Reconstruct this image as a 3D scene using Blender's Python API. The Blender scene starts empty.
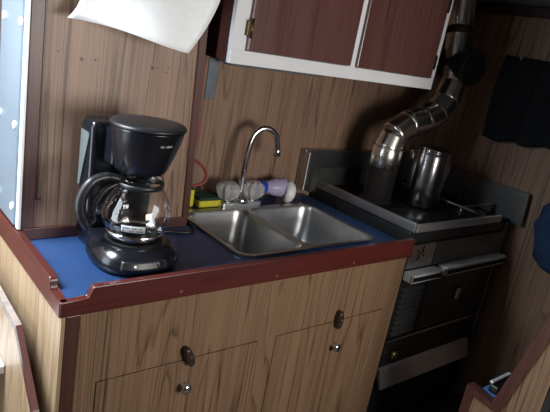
import bpy, bmesh, math, random
from mathutils import Vector, Matrix
random.seed(7)
ZO = 0.9                      # counter height: geometry below is written with z = 0 on the countertop
SC = bpy.context.scene
COL = SC.collection
PI = math.pi

# ------------------------------------------------------------------ materials
def new_mat(name):
    m = bpy.data.materials.new(name); m.use_nodes = True
    nt = m.node_tree
    return m, nt, nt.nodes['Principled BSDF']

def setp(b, **k):
    for n, v in k.items():
        b.inputs[n.replace('_', ' ')].default_value = v

def plain(name, col, rough=.5, metal=0., var=.12, scale=30., bump=0., spec=.5, stretch=(1, 1, 1), coat=0.):
    m, nt, b = new_mat(name)
    N = nt.nodes; L = nt.links
    tc = N.new('ShaderNodeTexCoord'); mp = N.new('ShaderNodeMapping')
    mp.inputs['Scale'].default_value = stretch
    no = N.new('ShaderNodeTexNoise'); no.inputs['Scale'].default_value = scale; no.inputs['Detail'].default_value = 4
    rp = N.new('ShaderNodeValToRGB')
    c = Vector(col)
    rp.color_ramp.elements[0].position = .3; rp.color_ramp.elements[1].position = .7
    rp.color_ramp.elements[0].color = (*(c * (1 - var)), 1); rp.color_ramp.elements[1].color = (*(c * (1 + var)), 1)
    L.new(tc.outputs['Object'], mp.inputs['Vector']); L.new(mp.outputs[0], no.inputs['Vector'])
    L.new(no.outputs['Fac'], rp.inputs[0]); L.new(rp.outputs[0], b.inputs['Base Color'])
    setp(b, Roughness=rough, Metallic=metal, Specular_IOR_Level=spec, Coat_Weight=coat)
    if bump:
        bp = N.new('ShaderNodeBump'); bp.inputs['Strength'].default_value = bump; bp.inputs['Distance'].default_value = .002
        L.new(no.outputs['Fac'], bp.inputs['Height']); L.new(bp.outputs[0], b.inputs['Normal'])
    return m

def wood(name, light, mid, dark, rough=.45, rings=13., seed=0., axis='z', streak=.55, coat=0.):
    """laminate with cathedral grain: contour lines of a stretched noise plus fine pores"""
    m, nt, b = new_mat(name); N = nt.nodes; L = nt.links
    tc = N.new('ShaderNodeTexCoord')
    def mapped(sc):
        mp = N.new('ShaderNodeMapping')
        mp.inputs['Location'].default_value = (seed, seed * .7, seed * .3)
        s = {'z': sc, 'x': (sc[2], sc[1], sc[0]), 'y': (sc[0], sc[2], sc[1])}[axis]
        mp.inputs['Scale'].default_value = s
        L.new(tc.outputs['Object'], mp.inputs['Vector']); return mp.outputs[0]
    def noise(sc, detail=2., rough_=.5):
        n = N.new('ShaderNodeTexNoise'); n.inputs['Scale'].default_value = 1; n.inputs['Detail'].default_value = detail
        n.inputs['Roughness'].default_value = rough_
        L.new(mapped(sc), n.inputs['Vector']); return n.outputs['Fac']
    def math_(op, a, b_=None):
        n = N.new('ShaderNodeMath'); n.operation = op
        if isinstance(a, (int, float)): n.inputs[0].default_value = a
        else: L.new(a, n.inputs[0])
        if b_ is not None:
            if isinstance(b_, (int, float)): n.inputs[1].default_value = b_
            else: L.new(b_, n.inputs[1])
        return n.outputs[0]
    base = noise((8., 8., .42), 1.0, .4)
    wob = noise((60., 60., 2.5), 2.)
    f = math_('FRACT', math_('ADD', math_('MULTIPLY', base, rings), math_('MULTIPLY', wob, .7)))
    r1 = N.new('ShaderNodeValToRGB'); e = r1.color_ramp.elements
    e[0].position = 0; e[0].color = (0, 0, 0, 1); e[1].position = .75; e[1].color = (.25, .25, .25, 1)
    e2 = e.new(.92); e2.color = (1, 1, 1, 1); e3 = e.new(1.0); e3.color = (.1, .1, .1, 1)
    L.new(f, r1.inputs[0])
    pores = noise((260., 260., 2.5), 3., .6)
    r2 = N.new('ShaderNodeValToRGB'); r2.color_ramp.elements[0].position = .42; r2.color_ramp.elements[1].position = .64
    L.new(pores, r2.inputs[0])
    broad = noise((16., 16., .35), 1.5)
    fac = math_('ADD', math_('MULTIPLY', r1.outputs[0], streak), math_('MULTIPLY', r2.outputs[0], .48))
    fac = math_('ADD', fac, math_('MULTIPLY', math_('SUBTRACT', broad, .5), .6))
    r3 = N.new('ShaderNodeValToRGB'); e = r3.color_ramp.elements
    e[0].position = .0; e[0].color = (*light, 1); e[1].position = 1.; e[1].color = (*dark, 1)
    e4 = e.new(.45); e4.color = (*mid, 1)
    L.new(fac, r3.inputs[0]); L.new(r3.outputs[0], b.inputs['Base Color'])
    setp(b, Roughness=rough, Coat_Weight=coat, Coat_Roughness=.25)
    return m

def glass(name, col=(1, 1, 1), rough=.0, ior=1.45):
    m, nt, b = new_mat(name)
    setp(b, Base_Color=(*col, 1), Roughness=rough, IOR=ior, Transmission_Weight=1.)
    return m

LAM = wood('teak_laminate', (.228, .142, .085), (.160, .095, .054), (.042, .023, .013), .42, 17)
LAMW = wood('teak_laminate_wall', (.285, .180, .122), (.205, .125, .084), (.055, .033, .023), .45, 17, seed=3.1)
LAM_LIT = wood('teak_laminate_lit', (.37, .27, .17), (.30, .21, .125), (.16, .1, .055), .42, 11, seed=8.2)  # lightened copy of the laminate; daylight from the left is in its colour
MAHO = wood('red_mahogany', (.085, .014, .011), (.056, .010, .008), (.026, .006, .005), .34, 7, seed=2., axis='x', streak=.3, coat=.12)
MAHV = wood('red_mahogany_upright', (.075, .025, .019), (.052, .017, .014), (.026, .010, .009), .4, 7, seed=4., streak=.3, coat=.08)
MAHD = wood('dark_mahogany_door', (.125, .055, .050), (.080, .027, .025), (.040, .015, .014), .34, 6, seed=6., streak=.3, coat=.8)
BROWN = plain('dark_brown_wood', (.03, .018, .013), .4, scale=50)
WHITE = plain('white_paint', (.72, .74, .77), .38, var=.03, scale=12)
BLUE = plain('blue_laminate', (.020, .050, .135), .3, var=.1, scale=18)
STEEL = plain('brushed_steel', (.52, .53, .53), .3, 1., var=.08, scale=8, stretch=(1, 25, 25))
STEELB = plain('basin_steel', (.48, .49, .50), .33, 1., var=.08, scale=6, stretch=(1, 18, 18))
CHROME = plain('chrome', (.75, .76, .78), .12, 1., var=.03)
ALU = plain('bright_aluminium', (.74, .77, .80), .4, .25, var=.04)
SATIN = plain('satin_chrome', (.72, .74, .77), .34, .9, var=.04)
PIPE = plain('stainless_flue', (.74, .72, .68), .24, 1., var=.12, scale=14)
PIPED = plain('dark_flue_steel', (.014, .012, .011), .6, .0, spec=.12, var=.25, scale=14)
STOVE = plain('dark_stove_enamel', (.025, .027, .028), .32, .3, var=.2, scale=12)
STOVEP = plain('stove_grey_panel', (.16, .165, .165), .36, .8, var=.15, scale=10)
IRON = plain('black_iron', (.010, .010, .010), .62, 0, var=.3, scale=40, spec=.2)
BLACK = plain('black_plastic', (.006, .007, .010), .2, var=.1, spec=.45)
BLACKM = plain('black_matte_plastic', (.008, .009, .011), .38, var=.1)
GREYP = plain('grey_marking', (.38, .40, .42), .5, var=.05)
GAUGE = plain('clouded_water_gauge', (.10, .12, .12), .25, var=.1)
PAPER = plain('white_paper', (.80, .82, .83), .8, var=.025, scale=60, bump=.25)
BLUEM = plain('pale_blue_metal', (.17, .23, .285), .3, .35, var=.1, scale=5)
WHSCREW = plain('painted_screw', (.75, .77, .78), .4, var=.03)
BRASS = plain('old_brass', (.10, .075, .035), .35, .9, var=.2)
GREYMET = plain('grey_metal_strip', (.10, .125, .15), .42, .5, var=.15)
RED = plain('red_rubber', (.24, .035, .027), .5, var=.1)
YEL = plain('yellow_sponge', (.58, .52, .035), .9, var=.2, scale=120, bump=.6)
GRN = plain('green_scrub', (.012, .045, .032), .95, var=.35, scale=160, bump=.8)
NAVY = plain('navy_cloth', (.0045, .006, .009), .95, var=.25, scale=60, bump=.4)
BCLOTH = plain('blue_cloth', (.010, .032, .085), .95, var=.35, scale=25, bump=.5)
BCUSH = plain('bright_blue_cloth', (.06, .2, .5), .9, var=.1, scale=60)
LILAC = glass('lilac_plastic', (.62, .58, .82), .22, 1.3); LILAC.node_tree.nodes['Principled BSDF'].inputs['Transmission Weight'].default_value = .4
BLUECAP = plain('blue_cap', (.02, .06, .42), .3, var=.05)
WPLAST = plain('white_plastic', (.74, .76, .76), .35, var=.04)
GLASS = glass('carafe_glass')
ACRYL = glass('clear_acrylic', (.98, .98, 1.), .06, 1.49); ACRYL.node_tree.nodes['Principled BSDF'].inputs['Transmission_Weight'.replace('_', ' ')].default_value = .72
SOLE = plain('cabin_sole', (.055, .04, .03), .6, var=.25, scale=9, stretch=(1, 12, 1))
CEIL = plain('headliner', (.20, .20, .195), .8, var=.06)
SHELL = plain('cabin_wall_paint', (.10, .08, .066), .7, var=.08)
WORN = plain("worn_pale_wood", (.24, .20, .175), .6, var=.2, scale=35)
PLUG = plain('wood_plug', (.16, .08, .06), .5)
GOLDK = plain('brass_knob', (.35, .27, .14), .3, .9, var=.1)

# ------------------------------------------------------------------ mesh builder
class MB:
    def __init__(s): s.bm = bmesh.new(); s.smooth = []
    def _new(s, verts, faces, smooth=False):
        vs = [s.bm.verts.new(v) for v in verts]
        for f in faces:
            try:
                fc = s.bm.faces.new([vs[i] for i in f]); fc.smooth = smooth
            except ValueError: pass
        return vs
    def box(s, x0, x1, y0, y1, z0, z1, bev=0., seg=2):
        vs = s._new([(x0, y0, z0), (x1, y0, z0), (x1, y1, z0), (x0, y1, z0), (x0, y0, z1), (x1, y0, z1), (x1, y1, z1), (x0, y1, z1)],
                    [(3, 2, 1, 0), (4, 5, 6, 7), (0, 1, 5, 4), (1, 2, 6, 5), (2, 3, 7, 6), (3, 0, 4, 7)])
        if bev:
            es = list({e for v in vs for e in v.link_edges})
            bmesh.ops.bevel(s.bm, geom=es, offset=bev, segments=seg, affect='EDGES', profile=.5)
        return s
    def loft(s, rings, cap0=True, cap1=True, smooth=True, closed=True):
        """rings: lists of equally many points"""
        n = len(rings[0]); allv = []
        for r in rings: allv.append([s.bm.verts.new(p) for p in r])
        for a, b in zip(allv, allv[1:]):
            for i in range(n if closed else n - 1):
                j = (i + 1) % n
                f = s.bm.faces.new((a[i], a[j], b[j], b[i])); f.smooth = smooth
        if cap0: s.bm.faces.new(list(reversed(allv[0])))
        if cap1: s.bm.faces.new(allv[-1])
        return s
    def lathe(s, prof, c=(0, 0, 0), n=40, axis='z', smooth=True, cap0=True, cap1=True, dirv=None, flute=0., nf=8):
        """prof: (radius, height) pairs turned round an axis through c"""
        if dirv is None: dirv = {'z': (0, 0, 1), 'x': (1, 0, 0), 'y': (0, 1, 0)}[axis]
        w = Vector(dirv).normalized(); u = w.orthogonal().normalized(); v = w.cross(u)
        c = Vector(c); rings = []
        for r, h in prof:
            ring = []
            for i in range(n):
                a = 2 * PI * i / n; rr = r * (1 + flute * math.cos(nf * a))
                ring.append(c + w * h + (u * math.cos(a) + v * math.sin(a)) * max(rr, 1e-5))
            rings.append(ring)
        return s.loft(rings, cap0, cap1, smooth)
    def tube(s, pts, r, n=12, cap=True, radii=None, smooth=True, sub=0):
        pts = [Vector(p) for p in pts]
        if sub: pts = catmull(pts, sub)
        if radii and sub:
            radii = [radii[min(int(i / sub), len(radii) - 1)] for i in range(len(pts))]
        rings = []; pu = None
        for i, p in enumerate(pts):
            t = (pts[min(i + 1, len(pts) - 1)] - pts[max(i - 1, 0)]).normalized()
            if pu is None: u = t.orthogonal().normalized()
            else:
                u = pu - t * pu.dot(t); u.normalize()
            pu = u; v = t.cross(u); rr = radii[i] if radii else r
            rings.append([p + (u * math.cos(2 * PI * k / n) + v * math.sin(2 * PI * k / n)) * rr for k in range(n)])
        return s.loft(rings, cap, cap, smooth)
    def prism(s, poly, axis, a, b, bev=0.):
        """polygon in the two other axes, pushed from a to b along the axis"""
        def P(p, t):
            return {'x': (t, p[0], p[1]), 'y': (p[0], t, p[1]), 'z': (p[0], p[1], t)}[axis]
        n = len(poly)
        vs = s._new([P(p, a) for p in poly] + [P(p, b) for p in poly],
                    [tuple(range(n)), tuple(reversed(range(n, 2 * n)))] + [((i + 1) % n, i, n + i, n + (i + 1) % n) for i in range(n)])
        if bev:
            es = list({e for v in vs for e in v.link_edges})
            bmesh.ops.bevel(s.bm, geom=es, offset=bev, segments=2, affect='EDGES', profile=.5, clamp_overlap=True)
        return s
    def plate(s, outer, holes, z0, z1):
        """flat plate with holes, top at z1"""
        for z, side in ((z1, 1), (z0, 0)):
            es = []
            for loop in [outer] + holes:
                vs = [s.bm.verts.new((p[0], p[1], z)) for p in loop]
                es += [s.bm.edges.new((vs[i], vs[(i + 1) % len(vs)])) for i in range(len(vs))]
            bmesh.ops.triangle_fill(s.bm, edges=es, use_beauty=True, use_dissolve=False)
        for loop in [outer] + holes:
            s.loft([[(p[0], p[1], z0) for p in loop], [(p[0], p[1], z1) for p in loop]], False, False, False)
        return s
    def grid(s, fn, nu, nv, thick=0.):
        def one(f):
            return [[s.bm.verts.new(f(i / nu, j / nv)) for j in range(nv + 1)] for i in range(nu + 1)]
        A = one(fn)
        for i in range(nu):
            for j in range(nv):
                f = s.bm.faces.new((A[i][j], A[i + 1][j], A[i + 1][j + 1], A[i][j + 1])); f.smooth = True
        return s

def catmull(P, k):
    out = []
    for i in range(len(P) - 1):
        p0 = P[max(i - 1, 0)]; p1 = P[i]; p2 = P[i + 1]; p3 = P[min(i + 2, len(P) - 1)]
        for j in range(k):
            t = j / k
            out.append(.5 * ((2 * p1) + (p2 - p0) * t + (2 * p0 - 5 * p1 + 4 * p2 - p3) * t * t + (3 * p1 - p0 - 3 * p2 + p3) * t ** 3))
    out.append(P[-1]); return out

def rrect(x0, x1, y0, y1, r, n=6):
    pts = []
    for cx, cy, a0 in ((x1 - r, y1 - r, 0), (x0 + r, y1 - r, PI / 2), (x0 + r, y0 + r, PI), (x1 - r, y0 + r, 1.5 * PI)):
        for i in range(n + 1):
            a = a0 + PI / 2 * i / n; pts.append((cx + r * math.cos(a), cy + r * math.sin(a)))
    return pts

# ------------------------------------------------------------------ objects
def tag(o, label=None, cat=None, group=None, kind=None):
    if label: o['label'] = label
    if cat: o['category'] = cat
    if group: o['group'] = group
    if kind: o['kind'] = kind
    return o

def root_of(o):
    while o.parent: o = o.parent
    return o

def obj(name, mb, mat, parent=None, label=None, solid=0.):
    bm = mb.bm
    if parent is None:
        xs = [v.co for v in bm.verts]
        loc = Vector(((min(c.x for c in xs) + max(c.x for c in xs)) / 2, (min(c.y for c in xs) + max(c.y for c in xs)) / 2, min(c.z for c in xs)))
    else:
        loc = Vector(root_of(parent)['_loc'])
    bmesh.ops.recalc_face_normals(bm, faces=bm.faces)
    for v in bm.verts: v.co -= loc
    me = bpy.data.meshes.new(name); bm.to_mesh(me); bm.free()
    me.materials.append(mat)
    o = bpy.data.objects.new(name, me); COL.objects.link(o)
    if parent is None:
        o.location = loc + Vector((0, 0, ZO)); o['_loc'] = loc[:]
    else: o.parent = parent
    if solid:
        md = o.modifiers.new('thickness', 'SOLIDIFY'); md.thickness = solid; md.offset = 0
    if label: o['label'] = label
    return o

def thing(name, loc, label, cat, group=None):
    o = bpy.data.objects.new(name, None); COL.objects.link(o)
    o.empty_display_size = .05
    o.location = Vector(loc) + Vector((0, 0, ZO)); o['_loc'] = tuple(loc)
    return tag(o, label, cat, group)

def struct(name, mb, mat, parent=None):
    o = obj(name, mb, mat, parent)
    o['kind'] = 'structure'
    return o

# ================================================================== the cabin shell
XR, YW, ZC, ZF = 2.04, .62, .95, -.9
XL, YF = -.98, -2.05
struct('floor', MB().box(XL - .05, XR + .05, YF - .05, YW + .05, ZF - .05, ZF), SOLE)
HX0, HX1, HY0, HY1 = -.93, -.30, .10, .60          # unseen ceiling opening, added to send light down on the left
w = MB(); w.box(HX1, XR + .05, YF - .05, YW + .05, ZC, ZC + .05); w.box(XL - .05, HX0, YF - .05, YW + .05, ZC, ZC + .05)
w.box(HX0, HX1, YF - .05, HY0, ZC, ZC + .05); w.box(HX0, HX1, HY1, YW + .05, ZC, ZC + .05)
struct('ceiling', w, CEIL)
struct('wall_back', MB().box(XL, XR, YW, YW + .05, ZF, ZC), LAMW)
struct('wall_right', MB().box(XR, XR + .05, YF, YW, ZF, ZC), LAMW)
struct('trim_1', MB().box(XR - .03, XR, YF, YW, ZC - .045, ZC, .004), BROWN)
# wall opposite the galley, with the cabin window that lights it
WX0, WX1, WZ0, WZ1 = .34, 1.27, .10, .82
w = MB()
w.box(XL, WX0, YF - .05, YF, ZF, ZC); w.box(WX1, XR, YF - .05, YF, ZF, ZC)
w.box(WX0, WX1, YF - .05, YF, ZF, WZ0); w.box(WX0, WX1, YF - .05, YF, WZ1, ZC)
struct('wall_front', w, SHELL)
w = MB()
for a in ((WX0, WX1, WZ0, WZ0 + .03), (WX0, WX1, WZ1 - .03, WZ1), (WX0, WX0 + .03, WZ0, WZ1), (WX1 - .03, WX1, WZ0, WZ1), ((WX0 + WX1) / 2 - .015, (WX0 + WX1) / 2 + .015, WZ0, WZ1)):
    w.box(a[0], a[1], YF - .05, YF + .012, a[2], a[3])
struct('window_1', w, BROWN)
# companionway side: opening in the left wall
CY0, CY1, CZ0, CZ1 = .06, .59, -.45, .80
w = MB()
w.box(XL - .05, XL, YF, CY0, ZF, ZC); w.box(XL - .05, XL, CY1, YW, ZF, ZC)
w.box(XL - .05, XL, CY0, CY1, ZF, CZ0); w.box(XL - .05, XL, CY0, CY1, CZ1, ZC)
struct('wall_left', w, SHELL)

struct('wall_light_block', MB().box(1.30, 1.335, YF, -.645, ZF, ZC), SHELL)  # added unseen wall that keeps window light off the right wall

# bulkhead box behind the coffee maker, standing on the counter
PY, PX = .365, .522
struct('wall_bulkhead', MB().prism([(.012, .001), (PX - .010, .001), (PX - .044, ZC - .002), (.012, ZC - .002)], 'y', PY, YW - .002), LAMW)
struct('trim_2', MB().box(.008, .042, PY - .007, PY + .006, .034, ZC - .002, .002), MAHV)
struct('trim_3', MB().prism([(PX - .018, .034), (PX + .003, .034), (PX - .033, ZC - .002), (PX - .056, ZC - .002)], 'y', PY - .009, YW - .002), MAHV)
struct('trim_4', MB().box(-.001, .007, PY - .010, PY + .010, .034, ZC - .002, .001), WHITE)
struct('baseboard_back', MB().box(.012, PX, PY - .009, PY + .004, .001, .034, .002), MAHV)
bp_ = MB()
for x, z, r in ((.08, .509, .0025), (.177, .498, .003), (.14, .496, .005), (.343, .494, .005), (.36, .494, .002), (.392, .50, .0022), (.386, .485, .0022)):
    bp_.lathe([(r, -.0006), (r, .0012)], (x, PY, z), 10, dirv=(0, -1, 0))
struct('trim_5', bp_, BROWN)          # old screw holes in the panel
bp_ = MB()
bp_.box(.0435, .0475, PY - .0015, PY + .001, .115, ZC - .002); bp_.box(.044, .058, PY - .0015, PY + .001, .113, .117)
struct('trim_6', bp_, BROWN)          # dark seam beside the corner trim
# ------------------------------------------------------------------ blue metal side panel with screws
t = thing('metal_side_panel', (-.002, .46, .04), 'pale blue sheet metal panel with white screws at the far left edge', 'panel')
obj('sheet', MB().box(-.006, .008, PY + .011, .565, .04, ZC - .004, .001), BLUEM, t)
for y, z in ((.384, .567), (.532, .569), (.400, .308), (.547, .310), (.394, .088), (.532, .086), (.39, .80), (.53, .80)):
    obj('screw', MB().lathe([(.011, -.001), (.011, .002), (.008, .0045), (.003, .005)], (-.006, y, z), 16, dirv=(-1, 0, 0)), WHSCREW, t)
struct('trim_7', MB().box(-.004, .011, .566, YW - .002, .034, ZC - .004), BROWN)

# ================================================================== base cabinet
CX = 1.258; FT = -.038; SZ = -.243
t = thing('base_cabinet', (CX / 2, .3, ZF), 'wood-grain galley base cabinet with two doors under the blue countertop', 'cabinet')
m = MB()
m.box(.0105, CX, .004, .018, SZ + .0015, FT)                      # fascia above the doors
for x0, x1 in ((.0105, .0985), (.6055, .6785), (1.1855, CX)): m.box(x0, x1, .004, .018, ZF, SZ + .0015)
m.box(.018, CX, .004, .018, ZF, -.84)
m.box(CX - .018, CX, .018, YW - .004, ZF, FT)
obj('front_panel', m, LAM, t)
obj('side_panel', MB().box(0, .0095, -.002, YW - .004, ZF, FT), LAM_LIT, t, 'wood-grain side panel with daylight painted into its pale colour')
m = MB().box(.02, CX - .02, .018, YW - .02, -.86, -.84); m.box(.02, CX - .02, YW - .03, YW - .01, ZF, FT)
obj('carcass_bottom', m, BROWN, t)
obj('corner_post', MB().box(.010, .044, -.005, .003, ZF, FT, .002), MAHV, t, 'red-brown corner post')
for i, (x0, x1, kx, kz, lx, lz) in enumerate(((.1005, .6035, .356, -.325, .355, -.226), (.6805, 1.1835, .955, -.339, .944, -.232))):
    d = obj('door', MB().box(x0, x1, .002, .018, -.838, SZ - .0015, .001, 1), LAM, t)
    obj('knob', MB().lathe([(.011, 0), (.009, .003), (.006, .006), (.007, .012), (.014, .017), (.0165, .022), (.014, .027), (.006, .030)], (kx, .002, kz), 24, dirv=(0, -1, 0)), CHROME, d, 'round silver knob')
    m = MB(); ta = (.42, .0)[i]
    def tl(u, y_, v): return (lx + u * math.cos(ta) - v * math.sin(ta), y_, lz + u * math.sin(ta) + v * math.cos(ta))
    rings = []
    for yy, s_ in ((0.004, .9), (-.006, 1.), (-.016, .97), (-.021, .75)):
        rings.append([tl(.0125 * s_ * math.copysign(abs(math.cos(a)) ** .7, math.cos(a)), yy, .034 * s_ * math.copysign(abs(math.sin(a)) ** .8, math.sin(a))) for a in [2 * PI * k / 24 for k in range(24)]])
    m.loft(rings)
    l_ = obj('turn_latch', m, BROWN, t, 'dark oval wooden turn latch')
    obj('latch_screw', MB().lathe([(.004, 0), (.004, .002), (.002, .003)], (lx, -.021, lz + .004), 12, dirv=(0, -1, 0)), GREYMET, l_)

# ================================================================== countertop
SX0, SX1, SY0, SY1 = .553, 1.163, .078, .482
t = thing('countertop', (.64, .3, -.036), 'blue laminate galley countertop with raised red-brown wooden edge rail', 'countertop')
hole = rrect(SX0 + .006, SX1 - .006, SY0 + .006, SY1 - .006, .045)
obj('laminate_top', MB().plate([(0.006, .008), (1.262, .008), (1.262, YW - .002), (0.006, YW - .002)], [hole], -.036, 0), BLUE, t)
RB, RT = -.037, .031
def step_profile(a, b, flip=False):
    """long side of a fiddle rail with the low notch at the corner"""
    p = [(a, RB), (b, RB), (b, RT)]
    k = .068
    p += [(a + k + .010, RT), (a + k + .004, RT - .003), (a + k + .001, RT - .009), (a + k, .010), (a + k - .002, .004), (a + k - .006, .0015), (a, .0015)]
    return p
obj('front_rail', MB().prism(step_profile(-.006, 1.264), 'y', -.009, .010, .0025), MAHO, t)
MAHY = wood('red_mahogany_side', (.080, .016, .012), (.054, .011, .009), (.026, .007, .006), .34, 7, seed=2.5, axis='y', streak=.3, coat=.12)
obj('side_rail', MB().prism(step_profile(-.006, .60), 'x', -.008, .012, .0025), MAHY, t)
for x, z in ((.30, -.018), (.62, -.02), (.95, -.02)):
    obj('screw_plug', MB().lathe([(.004, 0), (.004, .001)], (x, -.0092, z), 12, dirv=(0, -1, 0)), PLUG, t)

# ================================================================== sink
t = thing('double_sink', (.858, .28, 0), 'stainless steel double-bowl sink set into the countertop', 'sink')
b1 = (SX0 + .014, .826, SY0 + .014, SY1 - .022); b2 = (.840, SX1 - .014, SY0 + .014, SY1 - .022)
o_ = rrect(SX0, SX1, SY0, SY1, .05, 8)
m = MB(); m.plate(o_, [rrect(*b1, .045, 8), rrect(*b2, .045, 8)], .0008, .0085)
obj('rim', m, STEEL, t)
for b in (b1, b2):
    rings = []
    for ins, z, r in ((-.0005, .0086, .0455), (.002, .005, .045), (.005, -.006, .045), (.010, -.05, .046), (.020, -.135, .05), (.028, -.152, .055), (.045, -.163, .05), (.075, -.168, .04)):
        rings.append([(p[0], p[1], z) for p in rrect(b[0] + ins, b[1] - ins, b[2] + ins, b[3] - ins, r, 8)])
    bo = obj('basin', MB().loft(rings, False, True), STEELB, t)
    cx, cy = (b[0] + b[1]) / 2, (b[2] + b[3]) / 2 + .03
    obj('drain', MB().lathe([(.040, -.167), (.040, -.164), (.033, -.163), (.026, -.1665), (.012, -.1665)], (cx, cy, 0), 28), CHROME, bo)

# ================================================================== faucet
fx, fy = .838, .512
t = thing('gooseneck_faucet', (fx, fy, 0), 'chrome gooseneck faucet with two clear faceted knobs behind the sink', 'faucet')
m = MB().prism(rrect(fx - .092, fx + .092, fy - .028, fy + .026, .012, 5), 'z', .001, .022, .004)
obj('base_plate', m, SATIN, t)
m = MB().lathe([(.034, .02), (.034, .032), (.030, .040), (.017, .046), (.014, .058), (.011, .062)], (fx, fy - .004, 0), 32)
pts = [(fx, fy, .05), (fx - .001, fy, .12), (fx + .003, fy, .20), (fx + .009, fy, .250), (fx + .021, fy - .002, .282), (fx + .046, fy - .008, .304), (fx + .080, fy - .016, .304), (fx + .106, fy - .022, .283), (fx + .118, fy - .025, .254), (fx + .122, fy - .026, .228)]
m.tube(pts, .011, 14, sub=5)
m.lathe([(.010, 0), (.0135, .002), (.0135, .026), (.011, .030)], (fx + .123, fy - .026, .204), 20)
obj('spout', m, CHROME, t)
for sx in (-1, 1):
    kx = fx + sx * .058
    h = obj('tap_knob', MB().lathe([(.014, .028), (.024, .032), (.036, .045), (.041, .062), (.039, .080), (.029, .094), (.012, .097)], (kx, fy, 0), 32, smooth=False, flute=.13, nf=8), ACRYL, t, 'clear acrylic faceted knob')
    obj('stem', MB().lathe([(.018, .021), (.018, .026), (.013, .028), (.014, .066), (.010, .082), (.004, .084)], (kx, fy, 0), 20), CHROME, h)

# ================================================================== coffee maker
bx, by = .243, .168
t = thing('coffee_maker', (bx, by, 0), 'black drip coffee maker standing on the blue counter', 'coffee maker')
def sq(cx, cy, rx, ry, z, n=40, pw=.8):
    return [(cx + rx * math.copysign(abs(math.cos(a)) ** pw, math.cos(a)), cy + ry * math.copysign(abs(math.sin(a)) ** pw, math.sin(a)), z) for a in [2 * PI * k / n for k in range(n)]]
m = MB().loft([sq(bx, by, .098, .098, .001), sq(bx, by, .110, .112, .006), sq(bx, by, .1165, .118, .020), sq(bx, by, .1165, .117, .028), sq(bx, by + .002, .110, .110, .044), sq(bx, by + .004, .098, .095, .060), sq(bx, by + .004, .086, .082, .065), sq(bx, by + .004, .08, .076, .064)])
m.box(bx - .09, bx + .09, by + .05, by + .168, .001, .06, .012)
obj('base', m, BLACK, t)
obj('warming_plate', MB().lathe([(.074, .063), (.076, .0665), (.070, .068), (.066, .067)], (bx, by, 0), 40), IRON, t)
# control panel on the sloping front of the base
pan = MB()
def fp(u, v, off=0.):    # u across, v up the slope
    a = -PI / 2 + u
    r0 = .1190 - .0085 * v + off; z = .021 + .024 * v
    return (bx + r0 * math.copysign(abs(math.cos(a)) ** .8, math.cos(a)), by + .002 + (r0 + .0015) * math.copysign(abs(math.sin(a)) ** .8, math.sin(a)), z)
pan.grid(lambda u, v: fp(-.64 + .98 * u, v, .0012), 14, 4)
cp = obj('control_panel', pan, BLACKM, t, solid=.0016)
p = Vector(fp(-.30, .5, .002)); obj('indicator', MB().lathe([(.0035, 0), (.003, .002), (.001, .0025)], p, 12, dirv=(0, -1, .4)), WPLAST, cp)
p = Vector(fp(.14, .5, .001)); obj('switch', MB().lathe([(.010, 0), (.009, .004), (.006, .005)], p, 20, dirv=(.2, -1, .4)), BLACK, cp)
# reservoir tower
ry0, ry1 = by + .098, by + .172
rings = []
for z, g in ((.04, 0), (.10, .0), (.22, .002), (.320, .004), (.338, .005), (.344, .001), (.350, .001), (.354, -.004)):
    rings.append([(q[0], q[1], z) for q in rrect(bx - .096 - g, bx + .092 + g, ry0 - g, ry1 + g * .3, .014, 6)])
tw = obj('reservoir', MB().loft(rings), BLACK, t)
m = MB()
rg = []
for z, w_ in ((.17, .006), (.24, .016), (.312, .027), (.322, .025)):
    yg = by + .162
    rg.append([(bx - .1025, yg - w_ * 2, z), (bx - .1025, yg, z), (bx - .095, yg, z), (bx - .095, yg - w_ * 2, z)])
m.loft(rg, smooth=False)
obj('water_gauge', m, GAUGE, tw, 'pale clouded water gauge strip')
# brew basket housing: wide at the lid, narrow at the drip
def cir(cx, cy, r, z, n=44): return [(cx + r * math.cos(2 * PI * k / n), cy + r * math.sin(2 * PI * k / n), z) for k in range(n)]
bcx, bcy = .240, .150
BZ = .018
m = MB().loft([cir(bcx, bcy + .020, .055, .232 + BZ), cir(bcx, bcy + .020, .064, .236 + BZ), cir(bcx, bcy + .018, .068, .245 + BZ), cir(bcx, bcy + .010, .079, .285 + BZ), cir(bcx, bcy + .003, .089, .330 + BZ), cir(bcx, bcy, .0915, .350 + BZ), cir(bcx, bcy, .0925, .353 + BZ)])
m.box(bcx - .06, bcx + .06, bcy + .06, ry0 + .01, .25, .346, .008)
bk = obj('brew_basket', m, BLACK, t)
m = MB().loft([cir(bcx, bcy, .0925, .354 + BZ), cir(bcx, bcy, .0955, .356 + BZ), cir(bcx, bcy, .0955, .361 + BZ), cir(bcx, bcy, .092, .365 + BZ), cir(bcx, bcy + .004, .07, .368 + BZ), cir(bcx, bcy + .008, .03, .370 + BZ)])
obj('lid', m, BLACKM, t)
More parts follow.
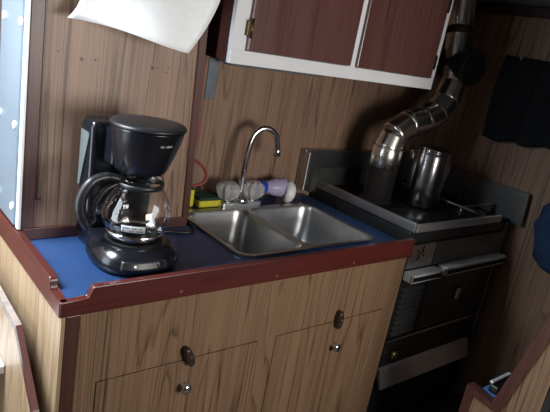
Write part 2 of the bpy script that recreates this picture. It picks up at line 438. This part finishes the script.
# faint pale lettering on the basket, too small to read: letter-sized raised strokes
m = MB()
for i, (wd, hh) in enumerate(((.0032, .0055), (.0026, .0055), (.0012, .0018), (.0034, .0045), (.004, .006), (.0028, .0045), (.0028, .0045))):
    a = -1.60 + i * .056
    q = Vector((bcx + .0872 * math.cos(a), bcy + .0045 + .0872 * math.sin(a), .3235 + BZ)); tv = Vector((-math.sin(a), math.cos(a), 0)); nv = Vector((math.cos(a), math.sin(a), 0)); up = Vector((0, 0, 1))
    nv2 = (nv - up * .2)
    m.loft([[q + tv * s1 * wd + up * s2 * hh / 2 + nv * (.0012 * s2 * .5) + nv * k for s1, s2 in ((-.5, -1), (.5, -1), (.5, 1), (-.5, 1))] for k in (-.001, .0012)], smooth=False)
obj('lettering', m, GREYP, bk, 'tiny pale lettering')
obj('black_tube', MB().tube([(bx + .07, by + .165, .02), (.42, .325, .006), (.50, .30, .005), (.535, .33, .005), (.543, .40, .005), (.546, .50, .005), (.545, .58, .006)], .004, 8, sub=6), BLACKM, t)  # thin black tube from the base past the sink's left end

# ------------------------------------------------------------------ carafe
cz = .0685
t = thing('coffee_carafe', (bx, by, cz), 'empty round glass coffee carafe with black handle on the warming plate', 'carafe')
outer = [(.002, 0), (.060, .0005), (.068, .004), (.0715, .012), (.074, .022), (.083, .036), (.0905, .055), (.0915, .070), (.087, .092), (.077, .115), (.066, .134), (.059, .147), (.057, .156), (.060, .164), (.061, .168)]
inner = [(r - .0025 if r > .01 else r, z + (.003 if z < .01 else 0)) for r, z in reversed(outer)]
obj('glass_bowl', MB().lathe([(r, z + cz) for r, z in outer] + [(.0595, .1685 + cz)] + [(r, z + cz) for r, z in inner], (bx, by, 0), 48), GLASS, t, 'clear round glass bowl')
m = MB().lathe([(.0722, cz + .010), (.0745, cz + .011), (.0775, cz + .025), (.0765, cz + .0255)], (bx, by, 0), 48, cap0=False, cap1=False)
obj('bottom_band', m, CHROME, t, 'thin shiny band round the foot')
m = MB().lathe([(.0595, cz + .143), (.0625, cz + .144), (.063, cz + .156), (.060, cz + .157)], (bx, by, 0), 48, cap0=False, cap1=False)
obj('neck_band', m, BLACKM, t, 'dark neck collar')
hd = Vector((-.80, .02, 0)).normalized()
def hp(r, z): return (bx + hd.x * r, by + hd.y * r, cz + z)
m = MB().tube([hp(.050, .160), hp(.090, .168), hp(.126, .156), hp(.148, .122), hp(.151, .088), hp(.142, .058), hp(.128, .036)], .012, 14, sub=6, radii=[.010, .012, .014, .014, .014, .013, .010])
m.tube([hp(.058, .150), hp(.088, .136), hp(.108, .11), hp(.117, .075), hp(.114, .055), hp(.126, .040)], .006, 12, sub=5)
obj('handle', m, BLACKM, t, 'black loop handle')
m = MB(); N_ = 14
def lab(u, v, o): 
    a = -2.42 + .66 * u; z = cz + .044 + .018 * v; r = .0885 + .0025 * v + o
    return (bx + r * math.cos(a), by + r * math.sin(a), z)
m.grid(lambda u, v: lab(u, v, .0012), N_, 3)
lb = obj('printed_label', m, GREYP, t, 'grey printed label', solid=.0006)
m = MB()
for r_ in range(2):
    for i in range(9):
        if random.random() < .15: continue
        u0 = .06 + i * .1; v0 = .55 - r_ * .42
        q = [lab(u0 + du * .055, v0 + dv * .22, .0019) for du, dv in ((0, 0), (1, 0), (1, 1), (0, 1))]
        m._new(q, [(0, 1, 2, 3)])
obj('print', m, BLACKM, lb)

# ================================================================== sponges, cord, bottle behind the sink
t = thing('scrub_sponge', (.73, .555, 0), 'yellow sponge with dark green scrub top lying beside the faucet', 'sponge', 'sponges behind the sink')
obj('sponge_block', MB().prism(rrect(.664, .760, .512, .590, .008, 3), 'z', .001, .026, .003), YEL, t)
obj('scrub_pad', MB().prism(rrect(.664, .760, .512, .590, .008, 3), 'z', .0262, .038, .002), GRN, t)
t = thing('worn_sponge', (.60, .57, 0), 'yellow sponge standing by the red edge of the bulkhead', 'sponge', 'sponges behind the sink')
obj('sponge_block', MB().box(.592, .648, .528, .550, .001, .066, .004), YEL, t)
obj('scrub_pad', MB().box(.592, .648, .5502, .560, .001, .066, .002), GRN, t)
t = thing('red_cord', (.57, .47, .1), 'red cord hanging in a loop beside the bulkhead edge left of the sink', 'cord')
obj('cord', MB().tube([(.530, .40, .54), (.534, .40, .42), (.541, .40, .32), (.546, .41, .25), (.556, .43, .205), (.585, .45, .195), (.615, .45, .175), (.633, .45, .148), (.628, .45, .120), (.600, .45, .110), (.565, .45, .112), (.535, .44, .13), (.528, .42, .16)], .0052, 10, sub=7), RED, t)
obj('end_fitting', MB().tube([(.575, .452, .104), (.615, .452, .100)], .009, 10), BROWN, t, 'dark end fitting')
t = thing('plastic_bottle', (1.06, .56, 0), 'translucent lilac bottle with blue cap and white flared end lying behind the sink', 'bottle')
dv = Vector((1, -.12, -.02)).normalized(); c0 = Vector((.962, .546, .061))
obj('body', MB().lathe([(.012, .018), (.020, .022), (.028, .04), (.034, .060), (.038, .09), (.040, .108)], c0, 28, dirv=dv), LILAC, t)
obj('cap', MB().lathe([(.014, -.018), (.024, -.014), (.025, .016), (.020, .024)], c0, 24, dirv=dv), BLUECAP, t, 'bright blue cap')
obj('flared_end', MB().lathe([(.036, .098), (.042, .104), (.045, .112), (.043, .122), (.034, .136), (.022, .142)], c0 + Vector((.018, .022, -.002)), 28, dirv=(1, -.55, -.12), flute=.02, nf=7), WPLAST, t, 'white flared end')

# ================================================================== upper cabinet
UX0, UX1, UY, UZ = .543, 1.535, .285, .541
t = thing('wall_cabinet', ((UX0 + UX1) / 2, .45, UZ), 'overhead galley cabinet with white face frame and two dark red doors', 'cabinet')
m = MB(); m.box(UX0 + .002, UX0 + .018, UY + .018, YW - .002, UZ + .004, ZC - .002); m.box(UX1 - .018, UX1 - .002, UY + .018, YW - .002, UZ + .004, ZC - .002)
m.box(UX0 + .018, UX1 - .018, UY + .018, YW - .002, UZ + .012, UZ + .028)
obj('carcass', m, MAHV, t)
m = MB(); m.box(UX0, UX1, UY, UY + .018, UZ, UZ + .042, .002); m.box(UX0, UX0 + .05, UY, UY + .018, UZ + .042, ZC - .002); m.box(UX1 - .034, UX1, UY, UY + .018, UZ + .042, ZC - .002)
m.box(1.028, 1.072, UY, UY + .018, UZ + .042, ZC - .002); m.box(UX0 + .05, UX1 - .034, UY, UY + .018, ZC - .04, ZC - .002)
obj('face_frame', m, WHITE, t, 'white painted face frame')
for i, (x0, x1) in enumerate(((.594, 1.036), (1.068, 1.500))):
    d = obj('door', MB().box(x0, x1, UY - .013, UY + .012, UZ + .044, ZC - .044, .003), MAHD, t)
    for z in (.648, .862):
        hx = x0 - .004 if i == 0 else x1 + .004
        m = MB().box(hx - .007, hx + .007, UY - .013, UY + .004, z - .022, z + .022, .002)
        m.tube([(hx + (.006 if i == 0 else -.006), UY - .014, z - .028), (hx + (.006 if i == 0 else -.006), UY - .014, z + .028)], .0045, 10)
        obj('hinge', m, BRASS if i == 0 else IRON, d)
t = thing('under_cabinet_light', (.78, .33, UZ - .03), 'slim grey light fitting under the white-framed cabinet', 'light')
obj('housing', MB().box(.556, .98, UY + .022, UY + .085, UZ - .003, UZ + .0115, .002), GREYMET, t)
obj('diffuser', MB().box(.575, .96, UY + .03, UY + .078, UZ - .009, UZ - .0032, .002), GAUGE, t)
t = thing('metal_bracket', (.57, .42, .40), 'narrow grey metal strip hanging below the overhead cabinet corner', 'bracket')
obj('strip', MB().box(.548, .584, .395, .400, .415, .5525, .0015), GREYMET, t)
for z in (.432, .50): obj('rivet', MB().lathe([(.004, 0), (.004, .0015)], (.566, .395, z), 10, dirv=(0, -1, 0)), GREYMET, t)

# ================================================================== paper towel hanging from its roll
t = thing('paper_towel', (.27, .29, .56), 'white paper towel sheet hanging from a roll above the coffee maker', 'paper towel')
def lerp(a, b, k): return a + (b - a) * k
def sheet(u, v):          # u left-right, v bottom-top
    xl = .075 + .045 * v ** .8 + (.02 * math.sin(PI * min(v * 2.2, 1)) * (1 - v)); xr = .367 + .125 * (1 - (1 - v) ** 2) - .02 * v
    z0 = lerp(.596, .563, u); z = lerp(z0, .84, v)
    y = lerp(lerp(.30, .215, u), .262, v ** 1.3) + .008 * math.sin(u * 7 + v * 4) * (1 - v)
    return (lerp(xl, xr, u), y, z + .006 * math.sin(u * 5) * (1 - v))
obj('hanging_sheet', MB().grid(sheet, 24, 18), PAPER, t, solid=.0012)
m = MB().lathe([(.018, 0), (.052, 0), (.052, .345), (.018, .345)], (.122, .306, .84), 40, dirv=(1, 0, 0), cap0=False, cap1=False)
obj('roll', m, PAPER, t)
m = MB().tube([(.115, .306, .84), (.472, .306, .84)], .012, 14)
for x in (.112, .470): m.box(x - .004, x + .004, .285, PY - .001, .82, .86, .002)
obj('holder', m, WPLAST, t)

# ================================================================== stove
GX0, GX1, GY0, GY1, GT = 1.30, 2.0, .032, .60, .045
t = thing('galley_stove', (1.65, .3, ZF), 'dark metal galley stove with chrome handles right of the cabinet', 'stove')
m = MB().box(GX0, GX1, GY0 + .012, GY1, -.88, GT - .012, .004)
obj('body', m, STOVE, t)
for x in (GX0 + .03, GX1 - .08):
    for y in (GY0 + .04, GY1 - .09): obj('foot', MB().box(x, x + .05, y, y + .05, ZF + .001, -.878), IRON, t)
obj('cooktop', MB().box(GX0 - .004, GX1, GY0, GY1, GT - .012, GT, .003), IRON, t)
m = MB()
m.box(GX0 - .006, GX0 + .008, GY0 - .006, GY1 - .01, GT - .006, GT + .032, .003)
obj('left_rail', m, STEELB, t, 'grey metal rail along the left side of the cooktop')
obj('front_rail', MB().box(GX0 + .008, GX1 - .09, GY0 - .008, GY0 + .006, GT - .006, GT + .026, .004), SATIN, t, 'bright metal front rail')
m = MB(); m.box(GX0 + .01, GX1 - .02, GY0 + .002, GY0 + .014, -.008, .034, .002)
obj('front_apron', m, STOVE, t)
# backsplash of folded sheet
m = MB(); m.box(1.205, 1.985, YW - .022, YW - .006, .03, .205, .003); m.box(1.205, 1.222, YW - .06, YW - .022, .03, .200, .003); m.box(1.205, 1.985, YW - .034, YW - .022, .188, .205, .003)
obj('backsplash', m, STEELB, t, 'grey sheet metal backsplash')
m = MB(); m.box(1.27, 1.62, YW - .042, YW - .0225, .02, .128, .003); m.box(1.255, 1.27, YW - .05, YW - .0225, .02, .14)
obj('back_plate', m, STOVEP, t)
m = MB(); m.prism([(-.025, .03), (GY1 - .01, .03), (GY1 - .01, .205), (.42, .190), (.36, .178), (-.015, .178)], 'x', GX1 + .004, GX1 + .016)
obj('side_splash', m, STOVEP, t, 'grey sheet metal side splash')
# cooktop fiddle rails
m = MB()
for y, z in ((.12, .085), (.30, .085)): m.tube([(1.72, y, z), (1.985, y, z)], .006, 8)
m.tube([(1.73, .05, .085), (1.73, .45, .085)], .006, 8)
for x, y in ((1.73, .12), (1.73, .30), (1.98, .12), (1.98, .30)): m.tube([(x, y, GT - .002), (x, y, .085)], .006, 8)
obj('pot_rail', m, STOVEP, t)
# hot plate rings
for cx, cy, r in ((1.44, .17, .085), (1.85, .17, .09)):
    obj('burner_plate', MB().lathe([(r, GT - .001), (r, GT + .004), (r - .006, GT + .006), (.01, GT + .006)], (cx, cy, 0), 36), STOVE, t)
# control strip left
m = MB(); m.box(GX0 + .004, 1.466, GY0 - .004, GY0 + .014, -.112, -.012, .003)
cs = obj('control_strip', m, STEEL, t, 'brushed metal control strip')
m = MB()
for dx, dz in ((0, 0), (.015, .006), (-.015, -.006), (.006, .015), (-.006, -.015), (.018, -.010), (-.018, .010), (.012, .024), (-.012, -.024)):
    m.lathe([(.0056, 0), (.0056, .0012)], (1.374 + dx, GY0 - .004, -.050 + dz), 10, dirv=(0, -1, 0))
obj('vent_holes', m, IRON, cs)
obj('control_strip', MB().box(1.472, GX1 - .03, GY0 - .004, GY0 + .014, -.112, -.012, .003), STOVEP, t)
# doors
d = obj('firebox_door', MB().box(GX0 + .004, 1.470, GY0 - .002, GY0 + .013, -.415, -.160, .004), STOVE, t)
for k in range(9):
    z = -.195 - k * .024
    obj('louver', MB().prism([(GY0 - .002, z), (GY0 - .013, z - .012), (GY0 - .011, z - .015), (GY0 - .001, z - .006)], 'x', GX0 + .016, 1.455), STOVEP, d)
d2 = obj('oven_door', MB().box(1.476, GX1 - .035, GY0 - .006, GY0 + .013, -.415, -.150, .006), STOVE, t)
obj('door_catch', MB().box(1.700, 1.722, GY0 - .022, GY0 - .005, -.30, -.245, .005), STEEL, d2, 'small bright door catch')
def handle(x0, x1, z, par):
    m = MB()
    yb = GY0 - .048
    m.box(x0, x1, yb, yb + .012, z - .017, z + .017, .003)
    m.box(x0, x0 + .014, yb, GY0 - .003, z - .017, z + .017, .003); m.box(x1 - .014, x1, yb, GY0 - .003, z - .017, z + .017, .003)
    m.box(x0, x1, yb, GY0 - .003, z + .013, z + .018, .002)
    h = obj('handle', m, ALU, par, 'chrome bar handle with black insert')
    obj('insert', MB().box(x0 + .010, x1 - .008, yb - .003, yb + .002, z - .010, z + .008, .002), IRON, h)
handle(1.300, 1.490, -.135, d)
handle(1.520, GX1 - .02, -.132, d2)
# lower part
m = MB(); m.box(GX0 + .004, GX1 - .04, GY0 - .008, GY0 + .012, -.430, -.420, .002)
obj('trim_strip', m, STEEL, t, 'bright trim strip')
obj('drawer', MB().box(GX0 + .006, GX1 - .04, GY0 - .002, GY0 + .012, -.545, -.435, .004), STOVE, t)
obj('knob', MB().lathe([(.012, 0), (.010, .008), (.017, .014), (.018, .022), (.012, .028), (.004, .030)], (1.355, GY0 - .002, -.485), 20, dirv=(0, -1, 0)), GOLDK, t, 'round brass-coloured knob')
m = MB(); m.prism([(GY0, -.548), (GY0 - .012, -.556), (GY0 - .035, -.63), (GY0 - .030, -.632), (GY0, -.575)], 'x', GX0 + .002, GX1 - .06)
obj('kick_plate', m, SATIN, t, 'sloping bright kick plate')
obj('corner_strip', MB().box(GX1 - .03, GX1 + .001, GY0 - .006, GY0 + .012, -.86, .03, .004), STOVEP, t)

# ================================================================== flue pipe
A = Vector((1.455, .365, 0)); PR = .062
t = thing('stove_pipe', (A.x, A.y, GT + .007), 'shiny steel stove pipe with elbows rising from the stove to the ceiling', 'stove pipe')
obj('lower_pipe', MB().lathe([(PR + .012, GT + .001), (PR + .012, GT + .008), (PR, GT + .012), (PR, .205), (PR, .21)], (A.x, A.y, 0), 36), PIPED, t, 'dark lower pipe')  # lower section in a darker colour than the collar above
obj('collar', MB().lathe([(PR + .001, .195), (PR + .003, .197), (PR + .003, .282), (PR + .001, .285)], (A.x, A.y, 0), 36), PIPE, t)
def seg(p, q, r0, r1, name='elbow_segment', lab=None, mat=PIPE):
    p = Vector(p); q = Vector(q); d = (q - p); L_ = d.length
    return obj(name, MB().lathe([(r0 - .004, -.012), (r0 - .001, -.004), (r0 + .0012, .003), (r0, .008), (r1, L_ - .006), (r1 - .003, L_ + .008)], p, 36, dirv=d), mat, t, lab)
P_ = [(1.455, .365, .278), (1.470, .362, .335), (1.535, .357, .380), (1.625, .353, .405), (1.705, .352, .440), (1.762, .356, .503), (1.792, .363, .575)]
for a, b in zip(P_, P_[1:]): seg(a, b, PR - .002, PR - .004)
TOP = Vector((1.812, .44, ZC - .001)); B0 = Vector(P_[-1])
upd = (TOP - B0).normalized(); Lp = (TOP - B0).length
obj('upper_pipe', MB().lathe([(PR - .006, 0), (PR - .006, Lp - .02), (PR + .014, Lp - .012), (PR + .014, Lp - .002)], B0, 36, dirv=upd), PIPE, t)
obj('pipe_band', MB().lathe([(PR - .004, 0), (PR - .001, .004), (PR - .001, .026), (PR - .004, .03)], B0 + upd * .21, 36, dirv=upd), PIPED, t)
RC = B0 + upd * .085
rd = Vector((-.10, -.97, -.08)).normalized()
m = MB().lathe([(.068, -.068), (.078, -.062), (.080, .05), (.076, .075), (.072, .080), (.068, .076), (.01, .074)], RC + rd * .01 + Vector((.022, 0, 0)), 40, dirv=rd)
obj('draft_regulator', m, IRON, t, 'round black draft regulator')

# ================================================================== kettle on the stove
kx, ky, kz = 1.640, .268, GT + .0012
t = thing('coffee_percolator', (kx, ky, kz), 'tall shiny steel coffee pot standing on the stove cooktop', 'coffee pot')
POT = plain('dark_steel', (.34, .34, .35), .2, 1., var=.12, scale=9)  # steel of a darker tone than the other fittings
obj('pot', MB().lathe([(.070, 0), (.076, .004), (.078, .012), (.0775, .10), (.076, .225), (.073, .242), (.075, .246), (.073, .25), (.066, .25)], (kx, ky, kz), 40), POT, t)
obj('lid', MB().lathe([(.0735, .2505), (.075, .254), (.068, .261), (.03, .268), (.012, .269)], (kx, ky, kz), 36), POT, t)
obj('lid_knob', MB().lathe([(.008, .2695), (.012, .272), (.012, .277), (.007, .280)], (kx, ky, kz), 20), BLACKM, t, 'black lid knob')
hd2 = Vector((.90, -.10, 0)).normalized()
def kp(r, z): return (kx + hd2.x * r, ky + hd2.y * r, kz + z)
obj('handle', MB().tube([kp(.070, .232), kp(.104, .236), kp(.124, .205), kp(.122, .145), kp(.110, .10), kp(.074, .09)], .012, 12, sub=5), BLACKM, t, 'black handle')
hs = Vector((-.3, .95, 0)).normalized()
def sp(r, z): return (kx + hs.x * r, ky + hs.y * r, kz + z)
obj('spout', MB().tube([sp(.070, .185), sp(.086, .21), sp(.092, .230)], .014, 12, sub=4, radii=[.018, .013, .010]), POT, t)

# ================================================================== cloths on the right wall
def hung_cloth(name, y0, y1, z0, z1, mat, label, group, seed, depth=.03, x=XR):
    rnd = random.Random(seed); ph = [rnd.uniform(0, 6) for _ in range(4)]
    yc = (y0 + y1) / 2
    t = thing(name, (x - .02, yc, z0), label, 'towel' if 'towel' in name else 'jacket', group)
    def f(u, v):
        z = lerp(z0 + .010 * math.sin(u * 6 + ph[0]), z1, v)
        pinch = 1 - .03 * v
        y = yc + (lerp(y0, y1, u) - yc) * pinch + .006 * math.sin(v * 5 + ph[1])
        d = .012 + depth * (.5 + .5 * math.sin(u * 9 + ph[2] + v)) * (1 - .45 * v)
        return (x - d - .004, y, z)
    def fb(u, v):
        p = f(u, v); return (p[0] + .010, p[1], p[2])
    m = MB(); m.grid(f, 20, 16)
    obj('cloth', m, mat, t, solid=.006)
    m = MB().lathe([(.012, 0), (.012, .004), (.005, .006), (.005, .034), (.009, .038), (.007, .042)], (x, yc, z1 - .004), 16, dirv=(-1, 0, 0))
    obj('hook', m, STEEL, t, 'small metal hook')
hung_cloth('hanging_towel', .115, .285, .365, .735, NAVY, 'dark navy towel on the right wall, the one nearer the stove pipe', 'navy towels on the right wall', 1)
hung_cloth('hanging_towel', -.09, .112, .378, .735, NAVY, 'dark navy towel on the right wall, the one farther from the stove pipe', 'navy towels on the right wall', 2)
# blue jacket hanging low at the frame edge
t = thing('blue_jacket', (XR - .06, -.27, -.09), 'crumpled blue cloth hanging on the right wall at the picture edge', 'jacket')
rg = []
for k, (z, hw, dp) in enumerate(((-.09, .07, .03), (-.06, .12, .06), (.02, .15, .08), (.10, .155, .085), (.17, .13, .075), (.24, .08, .05), (.29, .03, .03))):
    ring = []
    for i in range(28):
        a = 2 * PI * i / 28; w_ = 1 + .12 * math.sin(5 * a + k) + .06 * math.sin(9 * a + 2 * k)
        ring.append((XR - .102 + dp * math.cos(a) * w_, -.270 + hw * math.sin(a) * w_, z))
    rg.append(ring)
obj('cloth', MB().loft(rg), BCLOTH, t)
obj('hook', MB().lathe([(.012, 0), (.012, .004), (.005, .006), (.005, .09), (.009, .095)], (XR, -.270, .285), 16, dirv=(-1, 0, 0)), STEEL, t)

# ================================================================== settee end at lower right
EX = 1.20
t = thing('settee', (1.5, -.5, ZF), 'wood-grain settee end panel with red-brown trimmed edge at lower right', 'seat')
prof = [(-.385, ZF), (-.385, -.322), (-.478, -.330), (-.600, .22), (-.640, .22), (-.600, -.10), (-.600, ZF)]
obj('end_panel', MB().prism([(-.394, ZF), (-.394, -.331), (-.488, -.339), (-.602, .21), (-.632, .21), (-.605, -.10), (-.605, ZF)], 'x', EX + .003, EX + .022), LAM, t)
def edge_strip(pts, w_, x0, x1):
    m = MB()
    for (a, b) in zip(pts, pts[1:]):
        a = Vector((0, *a)); b = Vector((0, *b)); d = (b - a).normalized(); n = Vector((0, d.z, -d.y)) * w_
        e = d * (w_ * .0)
        m.prism([((a - e).y, (a - e).z), ((b + e).y, (b + e).z), ((b + n).y, (b + n).z), ((a + n).y, (a + n).z)], 'x', x0, x1, .0015)
    return m
m = MB()
# outer and inner outlines of the trim band, one closed strip
out = [(-.383, ZF), (-.383, -.318), (-.474, -.326), (-.598, .225)]
inn = [(-.632, .225), (-.502, -.350), (-.409, -.342), (-.409, ZF)]
for k in range(3):
    q = [out[k], out[k + 1], inn[2 - k], inn[3 - k]]
    m.prism(q, 'x', EX - .006, EX + .032)
obj('edge_trim', m, MAHV, t, 'red-brown wooden edge trim')
m = MB().box(EX + .024, XR - .35, -.600, -.40, ZF, -.352, .004)
obj('seat_box', m, SHELL, t)
m = MB().prism([(-.508, -.345), (-.598, .19), (-.628, .19), (-.598, -.345)], 'x', EX + .034, XR - .36)
obj('backrest', m, NAVY, t)
t = thing('folded_cloth', (1.30, -.45, -.345), 'folded bright blue cloth lying on the settee behind its trimmed end', 'cloth')
m = MB().box(EX + .036, EX + .16, -.478, -.402, -.351, -.338, .005); m.box(EX + .04, EX + .13, -.476, -.420, -.3375, -.328, .004)
obj('cloth', m, BCUSH, t)
t = thing('metal_case', (1.29, -.44, -.31), 'small dark case with a bright silver edge lying on the blue cloth', 'case')
obj('case', MB().box(EX + .046, EX + .165, -.462, -.428, -.3275, -.297, .006), BLACKM, t)
obj('silver_edge', MB().box(EX + .046, EX + .165, -.440, -.427, -.2965, -.288, .003), ALU, t, 'bright silver edge')

# ================================================================== companionway step at lower left
t = thing('companionway_steps', (-.25, .2, ZF), 'wooden step side with worn brown edge in front of the left cabinet side', 'steps')
LX = -.045
out = [(.50, -.130), (.168, -.143), (.008, -.282), (-.10, -.46), (-.26, ZF)]
inn = [(.50, -.150), (.174, -.163), (.026, -.292), (-.084, -.468), (-.242, ZF)]
prof = [(.50, ZF), (.50, -.140), (.171, -.153), (.017, -.287), (-.092, -.464), (-.251, ZF)]
obj('side_board', MB().prism(prof, 'x', LX, LX + .009), LAM_LIT, t)
m = MB()
for k in range(1, 4):
    m.prism([out[k], out[k + 1], inn[k + 1], inn[k]], 'x', LX - .003, LX + .012)
obj('edge_trim', m, MAHV, t, 'dark worn edge trim')
m = MB().prism([out[0], out[1], inn[1], inn[0]], 'x', LX - .003, LX + .012)
obj('worn_edge', m, WORN, t, 'worn pale top edge')
for z, y0, y1 in ((-.335, .25, .49), (-.61, .02, .30), (-.80, -.12, .12)):
    obj('tread', MB().box(LX - .40, LX - .0005, y0, y1, z, z + .026, .004), WPLAST, t)
obj('far_board', MB().prism(prof, 'x', LX - .411, LX - .401), LAM_LIT, t)

# ================================================================== light
def area(name, loc, target, sx, sy, power, col):
    l = bpy.data.lights.new(name, 'AREA'); l.shape = 'RECTANGLE'; l.size = sx; l.size_y = sy; l.energy = power; l.color = col
    o = bpy.data.objects.new(name, l); COL.objects.link(o)
    o.location = Vector(loc) + Vector((0, 0, ZO))
    d = (Vector(target) - Vector(loc)).normalized()
    o.rotation_euler = d.to_track_quat('-Z', 'Y').to_euler()
    return o
area('window_daylight', ((WX0 + WX1) / 2, YF - .06, (WZ0 + WZ1) / 2), ((WX0 + WX1) / 2, 0, (WZ0 + WZ1) / 2), WX1 - WX0, WZ1 - WZ0, 44, (1., .945, .88))
area('companionway_daylight', (XL - .06, (CY0 + CY1) / 2, (CZ0 + CZ1) / 2), (0, (CY0 + CY1) / 2, (CZ0 + CZ1) / 2), CY1 - CY0, CZ1 - CZ0, 15, (.84, .92, 1.))
area('added_overhead_light', ((HX0 + HX1) / 2, (HY0 + HY1) / 2, ZC + .055), ((HX0 + HX1) / 2 + .001, (HY0 + HY1) / 2, 0), HY1 - HY0, HX1 - HX0, 66, (.84, .92, 1.))  # added overhead light in the unseen ceiling opening
wd = bpy.data.worlds.new('daylight'); SC.world = wd; wd.use_nodes = True
wd.node_tree.nodes['Background'].inputs[0].default_value = (.75, .87, 1, 1)
wd.node_tree.nodes['Background'].inputs[1].default_value = 1.0

# ================================================================== camera (solved from the photograph)
Rm = ((0.77155674, -0.61143304, 0.17564121), (-0.05174178, -0.33549591, -0.94061963), (0.63405283, 0.71665342, -0.29049076))
FPX, CAM = 564.89, (-.4224, -1.1229, .6517)
cam = bpy.data.cameras.new('camera'); co = bpy.data.objects.new('camera', cam); COL.objects.link(co)
r, d, f = (Vector(v) for v in Rm)
M = Matrix(((r.x, -d.x, -f.x, CAM[0]), (r.y, -d.y, -f.y, CAM[1]), (r.z, -d.z, -f.z, CAM[2] + ZO), (0, 0, 0, 1)))
co.matrix_world = M
cam.sensor_width = 36; cam.lens = FPX / 550 * 36; cam.clip_start = .02
SC.camera = co
for o in SC.objects:
    if '_loc' in o: del o['_loc']
SC.view_settings.view_transform = 'Standard'; SC.view_settings.look = 'None'
SC.view_settings.exposure = 0.; SC.view_settings.gamma = 1.; SC.view_settings.use_curve_mapping = False
